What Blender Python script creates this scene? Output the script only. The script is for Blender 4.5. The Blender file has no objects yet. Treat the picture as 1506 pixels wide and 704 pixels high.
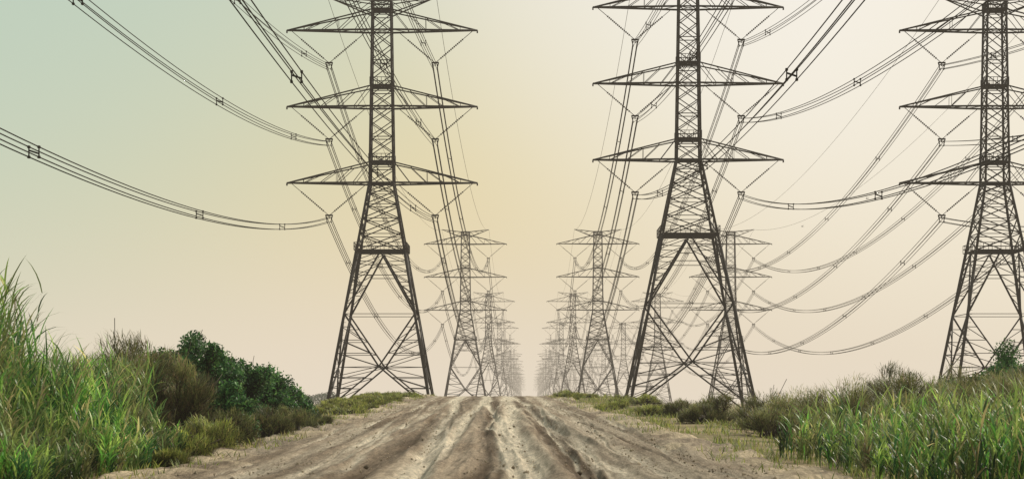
import bpy, math, numpy as np
from mathutils import Vector
rng=np.random.default_rng(7)
scene=bpy.context.scene
EYE=1.7; F=2900.0
# ---------------------------------------------------------------- noise
def _hash(ix,iy,seed):
    n=(ix*374761393+iy*668265263+seed*1442695041).astype(np.int64)
    n=(n^(n>>13))*1274126177
    n=n&0x7fffffff
    return ((n^(n>>16))&0xffff)/65535.0
def vnoise(x,y,seed=0):
    x=np.asarray(x,float);y=np.asarray(y,float)
    ix=np.floor(x).astype(np.int64);iy=np.floor(y).astype(np.int64)
    fx=x-ix;fy=y-iy
    fx=fx*fx*(3-2*fx);fy=fy*fy*(3-2*fy)
    a=_hash(ix,iy,seed);b=_hash(ix+1,iy,seed);c=_hash(ix,iy+1,seed);d=_hash(ix+1,iy+1,seed)
    return (a*(1-fx)+b*fx)*(1-fy)+(c*(1-fx)+d*fx)*fy
def fbm(x,y,seed=0,o=4):
    s=0;a=.5;t=0
    for i in range(o):
        s=s+a*vnoise(x*2**i,y*2**i,seed+i*17);t+=a;a*=.5
    return s/t
def sstep(a,b,x):
    t=np.clip((x-a)/(b-a),0,1);return t*t*(3-2*t)
# ---------------------------------------------------------------- terrain
def cx(y): return np.interp(y,[-200,44,158,400,6000],[-0.8,-1.2,-3.3,-4.0,-4.0])
def half(y): return np.interp(y,[-200,30,44,75,158,6000],[7.3,7.3,7.1,6.5,5.3,5.0])
def T(x,y):
    x=np.asarray(x,float);y=np.asarray(y,float)
    R=np.interp(y,[-200,36,50,150,158,166,175,220,290,450,600,9000],[0,0,.12,2.06,2.18,2.24,2.2,1.6,.8,.25,0,0])
    off=np.abs(x-cx(y))
    m=1-sstep(9.5,14.8,off)
    z=R*m+(fbm(x/9,y/9,3,3)-.5)*.35*sstep(7,11,off)
    return z
def mesh_obj(name,verts,faces,mats=None,matidx=None,col=None,smooth=False,parent=None,loc=None):
    verts=np.asarray(verts,np.float32);faces=np.asarray(faces,np.int32)
    me=bpy.data.meshes.new(name)
    k=faces.shape[1];n=len(faces)
    me.vertices.add(len(verts));me.vertices.foreach_set('co',verts.ravel())
    me.loops.add(n*k);me.loops.foreach_set('vertex_index',faces.ravel())
    me.polygons.add(n);me.polygons.foreach_set('loop_start',np.arange(0,n*k,k,dtype=np.int32))
    me.polygons.foreach_set('loop_total',np.full(n,k,np.int32))
    if matidx is not None: me.polygons.foreach_set('material_index',np.asarray(matidx,np.int32))
    me.update(calc_edges=True)
    if smooth: me.polygons.foreach_set('use_smooth',np.ones(n,bool))
    if col is not None:
        ca=me.color_attributes.new('Col','FLOAT_COLOR','POINT')
        c=np.ones((len(verts),4),np.float32);c[:,:col.shape[1]]=col
        ca.data.foreach_set('color',c.ravel())
    for m in (mats or []): me.materials.append(m)
    o=bpy.data.objects.new(name,me);scene.collection.objects.link(o)
    if parent: o.parent=parent
    if loc is not None:o.location=loc
    return o
# ---------------------------------------------------------------- materials
def newmat(name):
    m=bpy.data.materials.new(name);m.use_nodes=True
    nt=m.node_tree;return m,nt,nt.nodes['Principled BSDF'],nt.nodes['Material Output']
def steel_mat(name,c1,c2,rough=.65,metal=.2,spec=.3):
    m,nt,p,o=newmat(name)
    n=nt.nodes.new('ShaderNodeTexNoise');n.inputs['Scale'].default_value=1.3;n.inputs['Detail'].default_value=5
    tc=nt.nodes.new('ShaderNodeTexCoord');nt.links.new(tc.outputs['Object'],n.inputs['Vector'])
    r=nt.nodes.new('ShaderNodeValToRGB');r.color_ramp.elements[0].position=.35;r.color_ramp.elements[1].position=.65
    r.color_ramp.elements[0].color=(*c1,1);r.color_ramp.elements[1].color=(*c2,1)
    nt.links.new(n.outputs['Fac'],r.inputs['Fac']);nt.links.new(r.outputs['Color'],p.inputs['Base Color'])
    p.inputs['Roughness'].default_value=rough;p.inputs['Metallic'].default_value=metal;p.inputs['Specular IOR Level'].default_value=spec
    return m
M_STEEL=steel_mat('weathered_steel',(.010,.008,.006),(.028,.022,.017),.6,0,.15)
M_INS=steel_mat('insulator_porcelain',(.02,.013,.01),(.035,.025,.02),.5,0,.2)
M_WIRE=steel_mat('aluminium_conductor',(.012,.010,.008),(.022,.018,.014),.75,0,.1)
def leaf_mat(name,trans=.4,rough=.55):
    m,nt,p,o=newmat(name)
    a=nt.nodes.new('ShaderNodeAttribute');a.attribute_name='Col'
    n=nt.nodes.new('ShaderNodeTexNoise');n.inputs['Scale'].default_value=.9;n.inputs['Detail'].default_value=4
    g=nt.nodes.new('ShaderNodeNewGeometry');nt.links.new(g.outputs['Position'],n.inputs['Vector'])
    mr=nt.nodes.new('ShaderNodeMapRange');mr.inputs['From Min'].default_value=.3;mr.inputs['From Max'].default_value=.7
    mr.inputs['To Min'].default_value=.6;mr.inputs['To Max'].default_value=1.35
    nt.links.new(n.outputs['Fac'],mr.inputs['Value'])
    mx=nt.nodes.new('ShaderNodeVectorMath');mx.operation='SCALE'
    nt.links.new(a.outputs['Color'],mx.inputs[0]);nt.links.new(mr.outputs['Result'],mx.inputs['Scale'])
    nt.links.new(mx.outputs['Vector'],p.inputs['Base Color']);p.inputs['Roughness'].default_value=rough
    p.inputs['Specular IOR Level'].default_value=.3
    t=nt.nodes.new('ShaderNodeBsdfTranslucent');nt.links.new(mx.outputs['Vector'],t.inputs['Color'])
    ms=nt.nodes.new('ShaderNodeMixShader');ms.inputs[0].default_value=trans
    nt.links.new(p.outputs[0],ms.inputs[1]);nt.links.new(t.outputs[0],ms.inputs[2]);nt.links.new(ms.outputs[0],o.inputs[0])
    return m
M_LEAF=leaf_mat('leaf')
M_REED=leaf_mat('reed_blade',.45,.45)

def ground_mat():
    m,nt,p,o=newmat('dry_scrub_ground')
    g=nt.nodes.new('ShaderNodeNewGeometry')
    n=nt.nodes.new('ShaderNodeTexNoise');n.inputs['Scale'].default_value=.25;n.inputs['Detail'].default_value=8
    nt.links.new(g.outputs['Position'],n.inputs['Vector'])
    r=nt.nodes.new('ShaderNodeValToRGB');e=r.color_ramp.elements
    e[0].position=.35;e[0].color=(.10,.105,.04,1);e[1].position=.60;e[1].color=(.34,.255,.155,1)
    x=e.new(.47);x.color=(.20,.16,.085,1)
    nt.links.new(n.outputs['Fac'],r.inputs['Fac']);nt.links.new(r.outputs['Color'],p.inputs['Base Color'])
    n2=nt.nodes.new('ShaderNodeTexNoise');n2.inputs['Scale'].default_value=6;n2.inputs['Detail'].default_value=8
    nt.links.new(g.outputs['Position'],n2.inputs['Vector'])
    b=nt.nodes.new('ShaderNodeBump');b.inputs['Distance'].default_value=.15;b.inputs['Strength'].default_value=.8
    nt.links.new(n2.outputs['Fac'],b.inputs['Height']);nt.links.new(b.outputs[0],p.inputs['Normal'])
    p.inputs['Roughness'].default_value=.95;p.inputs['Specular IOR Level'].default_value=.1
    return m
def road_mat():
    m,nt,p,o=newmat('sandy_dirt')
    a=nt.nodes.new('ShaderNodeAttribute');a.attribute_name='Col'
    g=nt.nodes.new('ShaderNodeNewGeometry')
    def noise(scale,detail,vec=None,rough=.6):
        n=nt.nodes.new('ShaderNodeTexNoise');n.inputs['Scale'].default_value=scale;n.inputs['Detail'].default_value=detail
        n.inputs['Roughness'].default_value=rough
        nt.links.new(vec or g.outputs['Position'],n.inputs['Vector']);return n
    def mapped(s):
        mp=nt.nodes.new('ShaderNodeMapping');mp.inputs['Scale'].default_value=s
        nt.links.new(g.outputs['Position'],mp.inputs['Vector']);return mp.outputs[0]
    n1=noise(1.0,8,mapped((5,.25,1)),.65);n1b=noise(1.0,8,mapped((9,.9,1)),.75);n2=noise(6,9,None,.7);n3=noise(40,4)
    def mul(col,n,lo,hi):
        mr=nt.nodes.new('ShaderNodeMapRange');mr.inputs['From Min'].default_value=.3;mr.inputs['From Max'].default_value=.7
        mr.inputs['To Min'].default_value=lo;mr.inputs['To Max'].default_value=hi
        nt.links.new(n.outputs['Fac'],mr.inputs['Value'])
        s=nt.nodes.new('ShaderNodeVectorMath');s.operation='SCALE'
        nt.links.new(col,s.inputs[0]);nt.links.new(mr.outputs[0],s.inputs['Scale']);return s.outputs[0]
    c=mul(a.outputs['Color'],n1,.72,1.28);c=mul(c,n1b,.62,1.4);c=mul(c,n2,.68,1.3);c=mul(c,n3,.8,1.2)
    nt.links.new(c,p.inputs['Base Color'])
    b=nt.nodes.new('ShaderNodeBump');b.inputs['Distance'].default_value=.10;b.inputs['Strength'].default_value=1
    nt.links.new(n2.outputs['Fac'],b.inputs['Height'])
    b1=nt.nodes.new('ShaderNodeBump');b1.inputs['Distance'].default_value=.10;b1.inputs['Strength'].default_value=1
    nt.links.new(n1b.outputs['Fac'],b1.inputs['Height']);nt.links.new(b.outputs[0],b1.inputs['Normal'])
    b2=nt.nodes.new('ShaderNodeBump');b2.inputs['Distance'].default_value=.03;b2.inputs['Strength'].default_value=.9
    nt.links.new(n3.outputs['Fac'],b2.inputs['Height']);nt.links.new(b1.outputs[0],b2.inputs['Normal'])
    nt.links.new(b2.outputs[0],p.inputs['Normal'])
    p.inputs['Roughness'].default_value=.92;p.inputs['Specular IOR Level'].default_value=.1
    return m
def grid_faces(nx,ny):
    i=np.arange(nx-1)[None,:]+np.arange(ny-1)[:,None]*nx
    i=i.ravel();return np.stack([i,i+1,i+1+nx,i+nx],1)
# ground sheet
xs=np.concatenate([-np.geomspace(9000,45,30),np.arange(-42,42.1,.6),np.geomspace(45,9000,30)])
ys=np.concatenate([np.linspace(-400,-20,14),np.arange(-10,200,1.0),np.geomspace(202,20000,70)])
X,Y=np.meshgrid(xs,ys)
off=np.abs(X-cx(Y))
Z=T(X,Y)-.30*(1-sstep(half(Y)-1.6,half(Y)-.6,off))
mesh_obj('ground',np.stack([X,Y,Z],-1).reshape(-1,3),grid_faces(len(xs),len(ys)),[ground_mat()],smooth=True)
# road sheet with ruts
S=np.linspace(-1.3,1.3,400)
yr=np.concatenate([np.linspace(-150,20,20),np.geomspace(24,200,600),np.geomspace(206,5500,60)])
SS,YR=np.meshgrid(S,yr)
U=SS*half(YR);XR=cx(YR)+U
Z=T(XR,YR)+.03
far=1-.80*sstep(85,145,YR)
pale=np.zeros_like(U);dark=np.zeros_like(U)
tr=[(-5.3,.25,.05,'p',3),(-4.4,.25,.05,'d',4),(-3.6,.28,.07,'p',5),(-2.7,.32,.09,'d',6),(-2.0,.26,.09,'p',9),(-1.3,.26,.08,'d',4),(-.75,.20,.08,'p',9),(-.1,.30,.11,'d',10),(.5,.18,.08,'p',9),(.95,.22,.08,'d',4),
    (1.5,.34,.11,'p',12),(2.35,.42,.15,'d',11),(3.1,.22,.08,'p',6),(3.6,.3,.08,'d',4),(4.6,.3,.06,'p',4),(5.4,.25,.05,'d',3)]
for i in range(32):
    tr.append((rng.uniform(-6,6),rng.uniform(.05,.11),rng.uniform(.015,.045),'d' if rng.random()<.5 else 'p',rng.uniform(3,6)))
scl=half(YR)/7.1
for i,(u0,w,dp,k,st) in enumerate(tr):
    ph=(i*1.7)%6.28
    c=u0*scl+(.40 if i<16 else .8)*np.sin(YR/(24+3*(i%16))+ph)+.10*np.sin(YR/9.3+i*2.1)+(vnoise(YR/6,YR*0+i,50+i)-.5)*.2
    d=np.abs(U-c)
    g=np.exp(-(d/w)**2)*(0.30+1.0*fbm(U*.6,YR/11,80+i,3))
    if i>=16: g=g*sstep(.42,.6,vnoise(YR/14,YR*0+i*3.3,300+i))
    lip=np.exp(-((d-w*1.7)/(w*.55))**2)
    Z+=(-dp*1.1*g+dp*.7*lip*(.4+fbm(U,YR/5,180+i,3)))*far
    if k=='p': pale+=g*st*.18
    else: dark+=g*st*.16
nz=fbm(XR/.8,YR/8.0,11,4);nf=fbm(XR*2.2,YR*1.0,21,4);nl=fbm(XR/.35,YR/.9,23,3)
Z+=((nz-.5)*.06+(nf-.5)*.07+(nl-.5)*.04)*(.4+.6*far)
en=np.abs(SS)+.30*(fbm(XR/2.2,YR/4,31,4)-.5)
ed=sstep(.84,.98,en)
Z+=ed*(.30*(fbm(XR/.7,YR/1.1,41,4)-.28))*(1-sstep(1.05,1.15,en))
Z-=sstep(1.06,1.22,en)*.7
base=np.array([.310,.245,.175]);pc=np.array([.62,.54,.41]);dc=np.array([.095,.062,.036]);sand=np.array([.56,.45,.30])
big=fbm(XR/2.0,YR/22,61,4)
col=base*(0.55+.95*big[...,None])
lf=(sstep(.46,.60,fbm(XR/3.0,YR/20,161,4))*.5)[...,None];col=col*(1-lf)+np.array([.46,.385,.285])*lf
dm=(sstep(.50,.64,fbm(XR/1.3,YR/12,101,4))*.5)[...,None];col=col*(1-dm)+np.array([.16,.11,.068])*dm
D=np.clip(dark*.9*(.1+1.5*fbm(XR*.9,YR/6,91,3)),0,.9)[...,None];P=np.clip(pale*.9*(.1+1.6*fbm(XR*.8,YR/7,71,3)),0,.95)[...,None]
col=col*(1-D)+dc*D;col=col*(1-P)+pc*P
E=(ed*sstep(.40,.56,fbm(XR/2,YR/3,111,3))*.85)[...,None];col=col*(1-E)+sand*E
mesh_obj('dirt_road',np.stack([XR,YR,Z],-1).reshape(-1,3),grid_faces(len(S),len(yr)),[road_mat()],col=col.reshape(-1,3),smooth=True)
def clods(name,n):
    v=np.array([(1,0,0),(-1,0,0),(0,1,0),(0,-1,0),(0,0,1),(0,0,-1)],float)
    f=np.array([(0,2,4),(2,1,4),(1,3,4),(3,0,4),(2,0,5),(1,2,5),(3,1,5),(0,3,5)])
    y=24+rng.random(n)**1.3*120
    s=rng.choice([-1,1],n)*(1-np.abs(rng.normal(0,.22,n)));u=s*half(y)
    u=np.where(rng.random(n)<.5,rng.uniform(-1,1,n)*half(y),u)
    x=cx(y)+u;size=rng.uniform(.012,.035,n)*(1+1.3*(rng.random(n)<.08))
    z=T(x,y)+.03
    V=v[None]*size[:,None,None]*rng.uniform(.6,1.3,(n,6,3))+np.stack([x,y,z],1)[:,None]
    Fc=f[None]+np.arange(n)[:,None,None]*6
    c=np.repeat(np.array([.40,.32,.22])*rng.uniform(.6,1.4,(n,1)),6,0)
    mesh_obj(name,V.reshape(-1,3),Fc.reshape(-1,3),[bpy.data.materials['sandy_dirt']],col=c)
clods('gravel',4000)
# ---------------------------------------------------------------- beams
class Beams:
    def __init__(s): s.a=[];s.b=[];s.t=[];s.m=[]
    def add(s,a,b,t,m=0): s.a.append(tuple(a));s.b.append(tuple(b));s.t.append(t);s.m.append(m)
    def arrays(s):
        A=np.array(s.a,float);B=np.array(s.b,float);t=np.array(s.t)[:,None]/2
        d=B-A;L=np.linalg.norm(d,axis=1,keepdims=True);d=d/np.maximum(L,1e-6)
        up=np.where(np.abs(d[:,2:3])>.9,np.array([[0,1.,0]]),np.array([[0,0,1.]]))
        r=np.cross(d,up);r/=np.linalg.norm(r,axis=1,keepdims=True);u=np.cross(r,d)
        c=[(-1,-1),(1,-1),(1,1),(-1,1)]
        V=np.stack([A+(r*i+u*j)*t for i,j in c]+[B+(r*i+u*j)*t for i,j in c],1)
        f=np.array([(0,1,5,4),(1,2,6,5),(2,3,7,6),(3,0,4,7),(3,2,1,0),(4,5,6,7)])
        Fc=f[None]+np.arange(len(A))[:,None,None]*8
        return V.reshape(-1,3),Fc.reshape(-1,4),np.repeat(np.array(s.m),6)
def lerp(a,b,t): return tuple(np.array(a)*(1-t)+np.array(b)*t)
SP=11.2; ARM=14.0; VX=7.8; VZ=4.7
def build_tower(hb,wb):
    Bm=Beams()
    ht=hb+2*SP;top=ht+4.2
    def w(h):
        if h<=hb: return wb+(1.75-wb)*h/hb
        return 1.75+(1.35-1.75)*(h-hb)/(top-hb)
    def corner(i,h):
        sx,sy=[(-1,-1),(1,-1),(1,1),(-1,1)][i%4];ww=w(h);return (sx*ww,sy*ww,h)
    def mid(i,h): return lerp(corner(i,h),corner(i+1,h),.5)
    k=hb/33.5
    h1=6.3*k;h2=14.0*k;hp=23.4*k
    for i in range(4):
        Bm.add(corner(i,-1),corner(i,hp),.38);Bm.add(corner(i,hp),corner(i,hb),.32);Bm.add(corner(i,hb),corner(i,top),.27)
    def zig(p0,p1,q0,q1,n,t):
        for j in range(1,n):
            a=lerp(p0,p1,j/n);b=lerp(q0,q1,j/n);Bm.add(a,b,t)
            if j<n: Bm.add(a,lerp(q0,q1,(j+1)/n),t)
    for i in range(4):
        A=lambda h:corner(i,h)
        Bc=lambda h:corner(i+1,h)
        C=mid(i,h1);CT=mid(i,hp-.2)
        for cn in (A,Bc):
            Bm.add(cn(0),C,.21);zig(cn(0),cn(h1),cn(0),C,4,.10)
            Bm.add(cn(h2),C,.21);zig(cn(h2),cn(h1),cn(h2),C,4,.10)
            Bm.add(cn(h2),CT,.21);zig(cn(h2),cn(hp),cn(h2),CT,6,.10)
        q=.62;Bm.add(lerp(A(h2),CT,q),lerp(Bc(h2),CT,q),.10)
        Bm.add(lerp(A(h2),CT,.8),lerp(Bc(h2),CT,.8),.10)
        Bm.add(A(hp),Bc(hp),.24)
        lv=[hp];n=5
        for j in range(1,n+1): lv.append(hp+(hb-hp)*(1-(1-j/n)**1.25))
        lv[-1]=hb
        for a,b in zip(lv[:-1],lv[1:]):
            Bm.add(A(a),Bc(b),.14);Bm.add(Bc(a),A(b),.14);Bm.add(A(b),Bc(b),.10)
        nc=5
        for lo,hi in ((hb,hb+SP),(hb+SP,ht)):
            for j in range(nc):
                a=lo+(hi-lo)*j/nc;b=lo+(hi-lo)*(j+1)/nc
                Bm.add(A(a),Bc(b),.12);Bm.add(Bc(a),A(b),.12)
                if j in (0,2): Bm.add(A(b),Bc(b),.12)
        for a,b in ((ht,ht+2.2),(ht+2.2,top)):
            Bm.add(A(a),Bc(b),.12);Bm.add(Bc(a),A(b),.12);Bm.add(A(b),Bc(b),.12)
    for h in (h1,h2,hp,hb,hb+3,hb+SP,hb+SP+3,ht,ht+3,top):
        if h in (h1,h2):
            for i in range(4): Bm.add(mid(i,h1) if h==h1 else corner(i,h),mid(i+1,h1) if h==h1 else corner(i+1,h),.09)
        else:
            Bm.add(corner(0,h),corner(2,h),.09);Bm.add(corner(1,h),corner(3,h),.09)
            for i in range(4): Bm.add(corner(i,h),corner(i+1,h),.2)
    for h in (hb,hb+SP,ht):
        for s in (-1,1):
            w0=w(h);w1=w(h+3.0);tip=(s*ARM,0,h+.1)
            bs=[(s*w0,-w0,h),(s*w0,w0,h)];ts=[(s*w1,-w1,h+3.0),(s*w1,w1,h+3.0)]
            for b in bs: Bm.add(b,tip,.24)
            for b in ts: Bm.add(b,tip,.17)
            n=5
            for b,t in zip(bs,ts):
                for j in range(0,n-1):
                    Bm.add(lerp(b,tip,(j+1)/n),lerp(t,tip,j/n if j else 0.02),.085)
                    if j in(1,3): Bm.add(lerp(b,tip,(j+1)/n),lerp(t,tip,(j+1)/n),.06)
            for j in range(0,n-1):
                Bm.add(lerp(bs[0],tip,(j+1)/n),lerp(bs[1],tip,(j+1)/n),.08)
                Bm.add(lerp(bs[0],tip,j/n),lerp(bs[1],tip,(j+1)/n),.08)
            Bm.add(tip,(s*ARM,0,h-.3),.2)
            ap=(s*VX,0,h-VZ)
            for st in ((s*(ARM-.7),0,h),(s*2.4,0,h-.15)):
                Bm.add(st,ap,.08,0)
                L=np.linalg.norm(np.array(st)-np.array(ap));nb=int(L*.62/.30)
                for j in range(nb):
                    t0=.26+.62*j/nb;Bm.add(lerp(st,ap,t0),lerp(st,ap,t0+.12/L),.24,1)
            Bm.add((ap[0]-.55,0,ap[2]+.05),(ap[0]+.55,0,ap[2]+.05),.22)
            Bm.add((ap[0]-.5,0,ap[2]),(ap[0]-.3,0,ap[2]-.75),.13);Bm.add((ap[0]+.5,0,ap[2]),(ap[0]+.3,0,ap[2]-.75),.13)
            Bm.add(ap,(ap[0],0,ap[2]-.45),.16)
            for dx in (-.3,.3):
                for dz in (-.3,-.9):
                    Bm.add((ap[0]+dx,-.4,ap[2]+dz),(ap[0]+dx,.4,ap[2]+dz),.15)
    for s in (-1,1):
        tip=(s*8,0,ht+5.0);w0=w(ht+2.2)
        for sy in (-1,1):
            Bm.add((s*w0,sy*w0,ht+2.4),tip,.16);Bm.add((s*w(top),sy*w(top),top),tip,.14)
            for j in range(1,4):
                Bm.add(lerp((s*w0,sy*w0,ht+2.4),tip,j/4),lerp((s*w0,sy*w0,top),tip,(j-1)/4),.08)
    def plat(h,e,r):
        ww=w(h)+e
        for yy in np.linspace(-ww,ww,9): Bm.add((-ww,yy,h),(ww,yy,h),.12)
        for rz in ((.55,1.1) if r else ()):
            c=[(-ww,-ww),(ww,-ww),(ww,ww),(-ww,ww)]
            for i in range(4):
                a=c[i];b=c[(i+1)%4]
                Bm.add((*a,h+rz),(*b,h+rz),.08)
                for q in np.linspace(0,1,7)[:-1]:
                    p=lerp(a,b,q);Bm.add((*p,h),(*p,h+1.1),.07)
    plat(hp,.35,True)
    for h in (hb+3.1,hb+SP+3.1,ht+3.1): plat(h,.15,True)
    plat(hb-.05,.05,False)
    for i in range(int(hb/.6)):
        p=corner(0,i*.6);Bm.add((p[0]-.0,p[1]-.25,p[2]),(p[0]+.55,p[1]-.25,p[2]),.05)
    for i in range(4):
        p=corner(i,0);Bm.add((p[0],p[1],-1.2),(p[0],p[1],.25),1.1,2)
    return Bm
M_CONC=steel_mat('concrete_footing',(.22,.2,.17),(.3,.28,.24),.9,0)
def tower_mesh(name,hb,wb):
    V,Fc,mi=build_tower(hb,wb).arrays()
    o=mesh_obj(name,V,Fc,[M_STEEL,M_INS,M_CONC],mi);me=o.data;bpy.data.objects.remove(o);return me
MEN=tower_mesh('lattice_tower_standard',33.2,7.5)
MET=tower_mesh('lattice_tower_tall',36.6,9.1)
rows=[-21.6,23.4,68.5]
att={}
for r,xr in enumerate(rows):
    for k in range(-1,13):
        y=290+380*k
        tall=(r==1 and k<=0)
        z=float(T(xr,y)) if y>0 else 0
        if k==0: z=.7
        me=MET if tall else MEN
        o=bpy.data.objects.new('transmission_tower',me);scene.collection.objects.link(o)
        o.location=(xr,y,z)
        att[(r,k)]=(z+(36.6 if tall else 33.2),y)
# ---------------------------------------------------------------- wires
def tube(P,r):
    n=len(P);ca=np.array([(-1,0),(0,-1),(1,0),(0,1)])*r
    V=P[:,None,:]+np.stack([ca[:,0],np.zeros(4),ca[:,1]],1)[None]
    i=np.arange(n-1)[:,None]*4;j=np.arange(4)[None]
    Fc=np.stack([i+j,i+(j+1)%4,i+4+(j+1)%4,i+4+j],-1).reshape(-1,4)
    return V.reshape(-1,3),Fc
sagmap={(0,-1):11.8,(0,1):7.3,(1,-1):10.6,(1,1):13.8,(2,-1):12.5,(2,1):12.5}
nv=0
for r,xr in enumerate(rows):
    Vs=[];Fs=[];nv=0;SB=Beams()
    def push(V,Fc):
        global nv
        Vs.append(V);Fs.append(Fc+nv);nv+=len(V)
    for k in range(-1,9):
        h0,y0=att[(r,k)];h1,y1=att[(r,k+1)]
        rad=.042 if k==-1 else (.055 if k==0 else .05)
        t=np.linspace(0,1,61 if k<1 else 31)
        for s in (-1,1):
            sag=sagmap[(r,s)] if k==-1 else 14.0
            for a in range(3):
                za=h0+a*SP-VZ-.6;zb=h1+a*SP-VZ-.6
                z=za+(zb-za)*t-4*sag*t*(1-t);y=y0+(y1-y0)*t;x=xr+s*VX+0*t
                for dx,dz in ((-.3,.3),(.3,.3),(-.3,-.3),(.3,-.3)):
                    push(*tube(np.stack([x+dx,y,z+dz],1),rad))
                if k<2:
                    for tt in np.arange(.08+.03*a,.97,.155):
                        zc=za+(zb-za)*tt-4*sag*tt*(1-tt);yc=y0+(y1-y0)*tt;xc=xr+s*VX
                        for sx_ in (-1,1):
                            SB.add((xc+sx_*.3,yc,zc-.3),(xc+sx_*.3,yc,zc+.3),.07)
                            for sz_ in (-1,1): SB.add((xc+sx_*.3,yc-.15,zc+sz_*.3),(xc+sx_*.3,yc+.15,zc+sz_*.3),.14)
                        SB.add((xc-.3,yc,zc+.1),(xc+.3,yc,zc-.1),.10)
            za=h0+2*SP+4.9;zb=h1+2*SP+4.9
            z=za+(zb-za)*t-4*9.5*t*(1-t);y=y0+(y1-y0)*t
            push(*tube(np.stack([xr+s*8+0*t,y,z],1),rad*.6))
    V,Fc,mi=SB.arrays();push(V,Fc)
    mesh_obj('power_line',np.concatenate(Vs),np.concatenate(Fs),[M_WIRE])
# ---------------------------------------------------------------- foliage
def blades(base,az,lean,curve,L,W,seg=4):
    n=len(base);t=np.linspace(0,1,seg+1)
    prof=np.interp(t,[0,.3,.7,1],[.6,1,.65,.04])
    pos=np.zeros((n,seg+1,3));pos[:,0]=base
    for i in range(seg):
        th=lean+curve*(t[i]+.5/seg);st=L/seg
        pos[:,i+1,0]=pos[:,i,0]+np.sin(th)*np.cos(az)*st
        pos[:,i+1,1]=pos[:,i,1]+np.sin(th)*np.sin(az)*st
        pos[:,i+1,2]=pos[:,i,2]+np.cos(th)*st
    tw=az+np.pi/2+rng.uniform(-.6,.6,n)
    wd=np.stack([np.cos(tw),np.sin(tw),rng.uniform(-.3,.3,n)],1)
    o=wd[:,None,:]*(W[:,None]*prof[None]/2)[...,None]
    V=np.stack([pos-o,pos+o],2).reshape(n,-1,3)
    i=np.arange(seg)*2;f=np.stack([i,i+1,i+3,i+2],1)
    Fc=f[None]+(np.arange(n)*(seg+1)*2)[:,None,None]
    return V.reshape(-1,3),Fc.reshape(-1,4),(seg+1)*2,pos
class Fol:
    def __init__(s): s.V=[];s.F=[];s.C=[];s.n=0
    def add(s,V,Fc,C): s.V.append(V);s.F.append(Fc+s.n);s.C.append(C);s.n+=len(V)
    def blades(s,base,az,lean,curve,L,W,C,seg=4):
        V,Fc,k,pos=blades(base,az,lean,curve,L,W,seg);s.add(V,Fc,np.repeat(C,k,0));return pos
    def leaves(s,P,size,C):
        n=len(P);a=rng.normal(size=(n,3));a/=np.linalg.norm(a,axis=1,keepdims=True)
        b=np.cross(a,rng.normal(size=(n,3)));b/=np.linalg.norm(b,axis=1,keepdims=True)
        a=a*size[:,None];b=b*size[:,None]*.45
        V=np.stack([P-a,P-b,P+a,P+b],1).reshape(-1,3)
        Fc=np.arange(n*4).reshape(-1,4);s.add(V,Fc,np.repeat(C,4,0))
    def beams(s,B,c):
        V,Fc,_=B.arrays();s.add(V,Fc,np.tile(np.array(c),(len(V),1)))
    def obj(s,name,mat): return mesh_obj(name,np.concatenate(s.V),np.concatenate(s.F),[mat],col=np.concatenate(s.C))
def cmix(n,cols,p,var=.25):
    c=np.array(cols)[rng.choice(len(cols),n,p=p)];return c*rng.uniform(1-var,1+var,(n,1))
G_BR=[(.10,.27,.04),(.26,.38,.08),(.04,.13,.04),(.46,.39,.18)]
def reed_bed(name,x,y,H,nl=10,wind=.25,lw=.046,p=(.34,.26,.26,.14)):
    f=Fol();n=len(x);z=T(x,y)-.05
    base=np.stack([x,y,z],1);az=rng.normal(.2,1.1,n);lean=np.abs(rng.normal(0,.08,n));cv=rng.uniform(.0,.35,n)
    patch=fbm(x/.7,y/1.3,5,3)
    tone=cmix(n,G_BR,p,.3)*np.clip(-.15+2.2*patch,.25,2)[:,None]
    br=sstep(.50,.64,fbm(x/1.7,y/1.7,305,3))[:,None]*.65
    tone=tone*(1-br)+np.array([.17,.15,.07])*br
    pos=f.blades(base,az,lean,cv,H,np.full(n,.034),tone*1.0,seg=5)
    for l in range(nl):
        fr=(l+.5+rng.uniform(-.4,.4,n))/nl;fr=.12+.88*np.clip(fr,0,1)
        ii=np.clip((fr*5).astype(int),0,4);ft=fr*5-ii
        P=pos[np.arange(n),ii]*(1-ft)[:,None]+pos[np.arange(n),ii+1]*ft[:,None]
        a2=rng.uniform(0,2*np.pi,n);a2=np.where(rng.random(n)<wind,rng.normal(0,.5,n),a2)
        L=rng.uniform(.40,.95,n)*np.clip(H/2.2,.6,1.25)
        shade_tone=(.25+1.15*fr)[:,None]*rng.uniform(.65,1.4,(n,1))  # interior shade painted in: leaves darker low on the stalk, plus random tone
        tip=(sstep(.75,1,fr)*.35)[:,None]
        f.blades(P,a2,rng.uniform(.08,.5,n),rng.uniform(.3,1.5,n),L,rng.uniform(.6,1.2,n)*lw,tone*shade_tone*(1-tip)+np.array([.34,.36,.12])*tip,seg=4)
    m=(rng.random(n)<.10)&(H>1.8);q=np.where(m)[0]
    for j in range(9):
        f.blades(pos[q,5]-np.array([0,0,.03*j]),rng.normal(0,.9,len(q)),rng.uniform(.1,.5,len(q)),rng.uniform(.5,1.4,len(q)),rng.uniform(.18,.34,len(q)),np.full(len(q),.022),np.tile(np.array([[.26,.21,.13]]),(len(q),1)),seg=2)
    return f.obj(name,M_REED)
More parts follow.
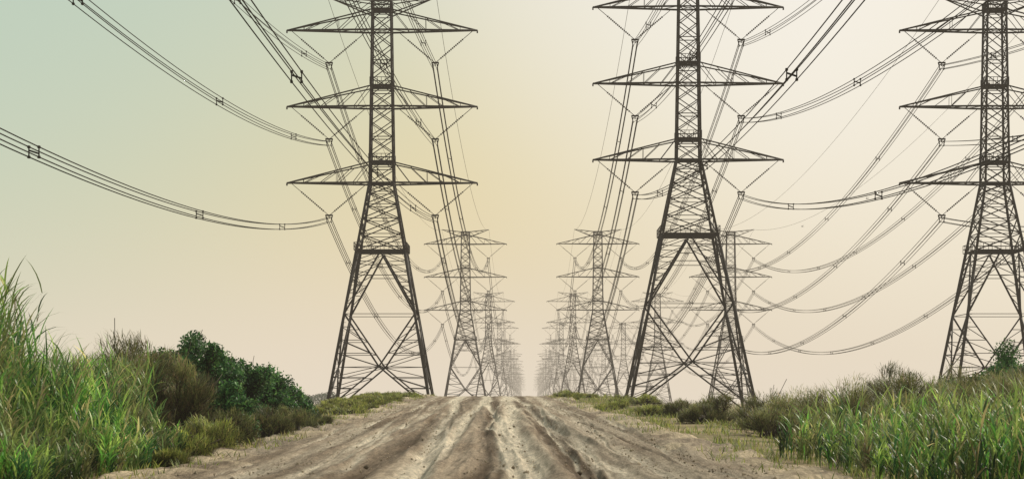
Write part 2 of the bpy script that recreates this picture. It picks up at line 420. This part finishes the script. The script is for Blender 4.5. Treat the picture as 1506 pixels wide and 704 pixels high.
# left reed bed
n=5400
y=rng.uniform(36,60,n);o_=rng.uniform(.3,8,n)
x=cx(y)-half(y)-.6-o_
H=np.interp(o_,[.3,1.0,1.7,2.4,3.0,3.6,8],[.6,1.1,1.8,2.5,3.2,4.1,4.4])
H=np.where(y>48,np.minimum(H,2.4),H)*rng.uniform(.72,1.1,n)
keep=(fbm(x/1.1,y/1.1,77,2)>.38)&~((y>53)&(o_<2.5))
reed_bed('reed_bed',x[keep],y[keep],H[keep])
# right reed bed
n=3000
y=rng.uniform(37,55,n);o_=rng.uniform(.9,10,n)
x=cx(y)+half(y)+.5+o_
H=np.interp(o_,[.6,1.5,3,10],[.7,1.3,1.6,1.75])*rng.uniform(.45,1.2,n)
keep=fbm(x/.9,y/.9,177,2)>.44
reed_bed('reed_bed',x[keep],y[keep],H[keep],nl=8,wind=.1,p=(.36,.38,.14,.12))
# bushes
OL=[(.16,.18,.06),(.24,.235,.09),(.085,.105,.038),(.25,.18,.10)]
DG=[(.05,.14,.04),(.09,.21,.055),(.022,.07,.025),(.16,.28,.08)]
YG=[(.31,.34,.07),(.19,.25,.055),(.38,.34,.12),(.12,.13,.04)]
def bush(name,x,y,r,h,cols,p,style='spray',n=9000,sz=.05,trunk=False,f=None):
    own=f is None
    if own:f=Fol()
    z=float(T(x,y));K=int(12+r*8)
    B=Beams();per=n//K
    for i in range(K):
        a=rng.uniform(0,2*np.pi);rr=r*math.sqrt(rng.random())*.85
        top=h*(1-.45*(rr/r)**2)*rng.uniform(.8,1.08)
        lr=rng.uniform(.20,.36)*min(r,h*.7)+.08
        zc=(top-lr)*rng.uniform(.3,1.0) if not trunk else h*.35+(top-lr-h*.35)*rng.uniform(.1,1)
        if i%3==0: zc=top-lr
        c=np.array([x+rr*math.cos(a),y+rr*math.sin(a),z+max(zc,lr*.5)])
        root=np.array([x+rng.normal(0,.12*r),y+rng.normal(0,.12*r),z-.1])
        if trunk:
            fork=np.array([x,y,z+h*.32]);B.add(root,fork,.16);root=fork
        m=lerp(root,c,.55);m=(m[0]+rng.normal(0,.06),m[1]+rng.normal(0,.06),m[2]+.1)
        B.add(root,m,.055);B.add(m,c,.035)
        for q in range(4):
            B.add(m,tuple(c+rng.normal(0,lr*.6,3)),.018)
        d=rng.normal(size=(per,3));d/=np.linalg.norm(d,axis=1,keepdims=True)
        rad=lr*(rng.random(per)**.45)*rng.uniform(.8,1.3,per)
        P=c+d*rad[:,None]*np.array([1,1,.85]);P[:,2]=np.maximum(P[:,2],z+.02)
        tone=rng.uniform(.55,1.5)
        C=cmix(per,cols,p,.25)*tone*(.5+.65*np.clip((P[:,2]-z)/h,0,1))[:,None]  # random leaf tones, with shade painted into the colour toward the bush base
        if style=='spray':
            az=np.arctan2(P[:,1]-y,P[:,0]-x)+rng.normal(0,.7,per)
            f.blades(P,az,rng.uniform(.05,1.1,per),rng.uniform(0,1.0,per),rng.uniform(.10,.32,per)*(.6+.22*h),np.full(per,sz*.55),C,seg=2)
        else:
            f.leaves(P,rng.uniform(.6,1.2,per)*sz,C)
    f.beams(B,(.07,.05,.035))
    if own: return f.obj(name,M_LEAF)
P1=(.4,.25,.25,.1)
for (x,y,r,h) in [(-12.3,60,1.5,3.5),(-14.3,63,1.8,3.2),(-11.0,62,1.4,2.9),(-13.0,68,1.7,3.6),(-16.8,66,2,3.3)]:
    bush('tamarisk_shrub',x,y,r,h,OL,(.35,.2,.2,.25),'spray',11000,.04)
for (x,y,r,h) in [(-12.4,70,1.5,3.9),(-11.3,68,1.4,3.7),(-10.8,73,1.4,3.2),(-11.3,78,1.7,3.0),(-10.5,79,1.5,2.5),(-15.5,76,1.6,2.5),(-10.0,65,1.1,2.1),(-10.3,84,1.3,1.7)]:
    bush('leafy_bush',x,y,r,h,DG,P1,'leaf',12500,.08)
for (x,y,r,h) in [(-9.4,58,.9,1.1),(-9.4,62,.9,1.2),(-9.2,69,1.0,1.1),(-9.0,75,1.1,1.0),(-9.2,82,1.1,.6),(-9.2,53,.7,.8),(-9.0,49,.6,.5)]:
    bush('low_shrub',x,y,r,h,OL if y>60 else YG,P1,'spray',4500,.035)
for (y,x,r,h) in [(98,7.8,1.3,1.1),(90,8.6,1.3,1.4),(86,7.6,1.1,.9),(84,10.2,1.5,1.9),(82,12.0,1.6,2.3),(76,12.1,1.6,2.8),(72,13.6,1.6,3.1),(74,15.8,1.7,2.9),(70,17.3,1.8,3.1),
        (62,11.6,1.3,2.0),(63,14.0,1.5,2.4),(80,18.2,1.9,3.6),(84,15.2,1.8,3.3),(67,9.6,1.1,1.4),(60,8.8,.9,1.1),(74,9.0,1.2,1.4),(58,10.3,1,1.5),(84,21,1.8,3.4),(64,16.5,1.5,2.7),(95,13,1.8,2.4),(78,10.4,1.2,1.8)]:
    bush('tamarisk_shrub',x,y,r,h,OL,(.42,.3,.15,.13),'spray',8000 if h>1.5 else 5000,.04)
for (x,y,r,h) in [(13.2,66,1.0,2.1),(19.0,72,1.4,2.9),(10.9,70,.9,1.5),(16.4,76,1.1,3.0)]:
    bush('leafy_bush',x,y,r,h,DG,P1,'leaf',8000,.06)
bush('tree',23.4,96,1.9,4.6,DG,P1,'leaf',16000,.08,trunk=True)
# low yellow-green scrub near crest
f=Fol()
for i in range(90):
    y=rng.uniform(98,170);s=-1 if i%2 else 1;o_=rng.uniform(.0,5.0 if s<0 else 8)
    x=float(cx(y)+s*(half(y)+.5+o_))
    r=rng.uniform(.5,1.2);bush('',x,y,r,rng.uniform(.3,.6)*(1+.35*(s>0)*(o_>3)-.25*(s<0)*(o_>3)),YG,P1,'spray',1300,.05,f=f)
f.obj('scrub_vegetation',M_LEAF)
# verge grass
f=Fol();n=30000
y=24+rng.random(n)*146;s=rng.choice([-1,1],n)
o_=rng.normal(1.0,2.2,n);o_=np.where(o_<-.7,-o_,o_);x=cx(y)+s*(half(y)+o_)
k=fbm(x/1.3,y/2.2,9,3)>.52;x,y,s,o_=x[k],y[k],s[k],o_[k];n=len(x)
f.blades(np.stack([x,y,T(x,y)-.0],1),rng.uniform(0,6.28,n),rng.uniform(0,.6,n),rng.uniform(.2,1.2,n),rng.uniform(.10,.42,n),np.full(n,.028),cmix(n,YG,(.3,.35,.15,.2)),seg=3)
n=60000
y=rng.uniform(40,330,n);s=rng.choice([-1,1],n);o_=rng.uniform(3,38,n);x=cx(y)+s*(half(y)+o_)
k=fbm(x/2.5,y/2.5,19,3)>.45;x,y=x[k],y[k];n=len(x)
f.blades(np.stack([x,y,T(x,y)-.02],1),rng.uniform(0,6.28,n),rng.uniform(0,.6,n),rng.uniform(.2,1.2,n),rng.uniform(.15,.45,n),np.full(n,.05),cmix(n,YG,(.25,.25,.15,.35)),seg=2)
f.obj('verge_grass',M_LEAF)
# far scrub + tree line
f=Fol();n=34000
x=rng.uniform(-420,-80,n);y=900+rng.normal(0,12,n)
hh=6.4*(.6+.6*fbm(x/5,y*0,33,3))*(.35+.65*sstep(-80,-92,x));z=hh*rng.random(n)**.6
f.leaves(np.stack([x,y,z],1),rng.uniform(.3,.7,n),cmix(n,[(.03,.055,.035),(.045,.07,.04)],(.5,.5)))
n=30000;x=rng.uniform(-600,600,n);y=rng.uniform(330,1600,n);k=fbm(x/25,y/60,43,3)>.52;x,y=x[k],y[k];n=len(x)
f.leaves(np.stack([x,y,rng.random(n)*1.0],1),rng.uniform(.3,.7,n),cmix(n,OL,P1))
f.obj('distant_trees',M_LEAF)
def bird(x,y,z,s,yaw):
    V=np.array([(0,.5,0),(.12,0,.05),(0,-.5,0),(-.12,0,.05),(0,0,-.14),(0,0,.14),(.45,.05,.32),(1.0,-.2,.15),(.4,-.22,.3),(-.45,.05,.32),(-1.0,-.2,.15),(-.4,-.22,.3),(.16,-.75,0),(-.16,-.75,0)],float)*s
    Fc=[(0,1,4),(1,2,4),(2,3,4),(3,0,4),(0,5,1),(1,5,2),(2,5,3),(3,5,0),(1,6,8),(6,7,8),(3,11,9),(9,11,10),(2,12,13)]
    o=mesh_obj('bird',V,Fc,[M_STEEL],loc=(x,y,z));o.rotation_euler=(0,.2,yaw)
bird((1275-778)*200/F,200,EYE+(592-292)*200/F,.34,.9)
bird((1180-778)*230/F,230,EYE+(592-333)*230/F,.34,2.0)
# ---------------------------------------------------------------- haze (air volume)
me=bpy.data.meshes.new('haze_air')
bx=[(-4000,4000),(-600,6500),(-20,160)]
V=[(bx[0][i],bx[1][j],bx[2][k]) for i in(0,1) for j in(0,1) for k in(0,1)]
me.from_pydata(V,[],[(0,1,3,2),(4,6,7,5),(0,4,5,1),(2,3,7,6),(0,2,6,4),(1,5,7,3)])
hz=bpy.data.objects.new('haze_air',me);scene.collection.objects.link(hz)
m=bpy.data.materials.new('haze');m.use_nodes=True;nt=m.node_tree;nt.nodes.clear()
ou=nt.nodes.new('ShaderNodeOutputMaterial');va=nt.nodes.new('ShaderNodeVolumeAbsorption');em=nt.nodes.new('ShaderNodeEmission');ad=nt.nodes.new('ShaderNodeAddShader')
SG=.00020
va.inputs['Color'].default_value=(0,0,0,1);va.inputs['Density'].default_value=SG
em.inputs['Color'].default_value=(.80,.69,.54,1);em.inputs['Strength'].default_value=SG
nt.links.new(va.outputs[0],ad.inputs[0]);nt.links.new(em.outputs[0],ad.inputs[1]);nt.links.new(ad.outputs[0],ou.inputs['Volume'])
me.materials.append(m)
# ---------------------------------------------------------------- world
SUN_EL=38;SUN_AZ=48   # azimuth clockwise from +Y
w=bpy.data.worlds.new('World');scene.world=w;w.use_nodes=True;nt=w.node_tree;nt.nodes.clear()
N=nt.nodes.new;L=nt.links.new
out=N('ShaderNodeOutputWorld')
sky=N('ShaderNodeTexSky');sky.sky_type='NISHITA';sky.sun_disc=False;sky.sun_elevation=math.radians(SUN_EL);sky.sun_rotation=math.radians(SUN_AZ)
sky.dust_density=5;sky.air_density=1
bgs=N('ShaderNodeBackground');bgs.inputs['Strength'].default_value=.05;L(sky.outputs[0],bgs.inputs['Color'])
tc=N('ShaderNodeTexCoord');nrm=N('ShaderNodeVectorMath');nrm.operation='NORMALIZE';L(tc.outputs['Generated'],nrm.inputs[0])
sx=N('ShaderNodeSeparateXYZ');L(nrm.outputs[0],sx.inputs[0])
def lin(c): return tuple(((v/255)/12.92 if v/255<=.04045 else ((v/255+.055)/1.055)**2.4) for v in c)+(1,)
rp=N('ShaderNodeValToRGB');rp.color_ramp.interpolation='B_SPLINE'
e=rp.color_ramp.elements;e[0].position=0;e[0].color=lin((233,222,210));e[1].position=1;e[1].color=lin((180,196,200))
for ps,c in ((.03,(232,219,196)),(.085,(233,216,168)),(.14,(228,217,172)),(.21,(219,219,194)),(.45,(205,213,207))):
    q=e.new(ps);q.color=lin(c)
L(sx.outputs['Z'],rp.inputs['Fac'])
cur=rp.outputs['Color']
def glow(cur,d,ang,c,amt,inner=0):
    d=Vector(d).normalized()
    dt=N('ShaderNodeVectorMath');dt.operation='DOT_PRODUCT';dt.inputs[1].default_value=d;L(nrm.outputs[0],dt.inputs[0])
    mr=N('ShaderNodeMapRange');mr.interpolation_type='SMOOTHSTEP';mr.inputs['From Min'].default_value=math.cos(math.radians(ang));mr.inputs['From Max'].default_value=math.cos(math.radians(inner))
    mr.inputs['To Max'].default_value=amt;L(dt.outputs['Value'],mr.inputs['Value'])
    mx=N('ShaderNodeMix');mx.data_type='RGBA';L(mr.outputs[0],mx.inputs['Factor']);L(cur,mx.inputs['A']);mx.inputs['B'].default_value=lin(c);return mx.outputs['Result']
cur=glow(cur,(-.36,.90,.30),22.5,(182,207,190),.95,3)
cur=glow(cur,(.20,.94,.28),18,(254,249,240),.9,2)
cur=glow(cur,(.36,.92,.12),14,(246,237,214),.6,0)
bgh=N('ShaderNodeBackground');bgh.inputs['Strength'].default_value=1.02;L(cur,bgh.inputs['Color'])
ms=N('ShaderNodeMixShader');ms.inputs[0].default_value=.94;L(bgs.outputs[0],ms.inputs[1]);L(bgh.outputs[0],ms.inputs[2]);L(ms.outputs[0],out.inputs['Surface'])
sl=bpy.data.lights.new('sun','SUN');sl.energy=4.5;sl.angle=math.radians(2);sl.color=(1,.91,.77)
so=bpy.data.objects.new('sun',sl);scene.collection.objects.link(so)
el=math.radians(SUN_EL);az=math.radians(SUN_AZ)
d=Vector((math.sin(az)*math.cos(el),math.cos(az)*math.cos(el),math.sin(el)))
so.rotation_euler=d.to_track_quat('Z','Y').to_euler()
# ---------------------------------------------------------------- camera
cd=bpy.data.cameras.new('camera');co=bpy.data.objects.new('camera',cd);scene.collection.objects.link(co)
co.location=(0,0,EYE);co.rotation_euler=(math.radians(90),0,0)
cd.sensor_width=36;cd.lens=36*F/1506;cd.shift_x=-25/1506;cd.shift_y=240/1506;cd.clip_end=30000;cd.clip_start=.1
scene.camera=co
scene.view_settings.view_transform='Standard';scene.view_settings.look='None';scene.view_settings.exposure=0
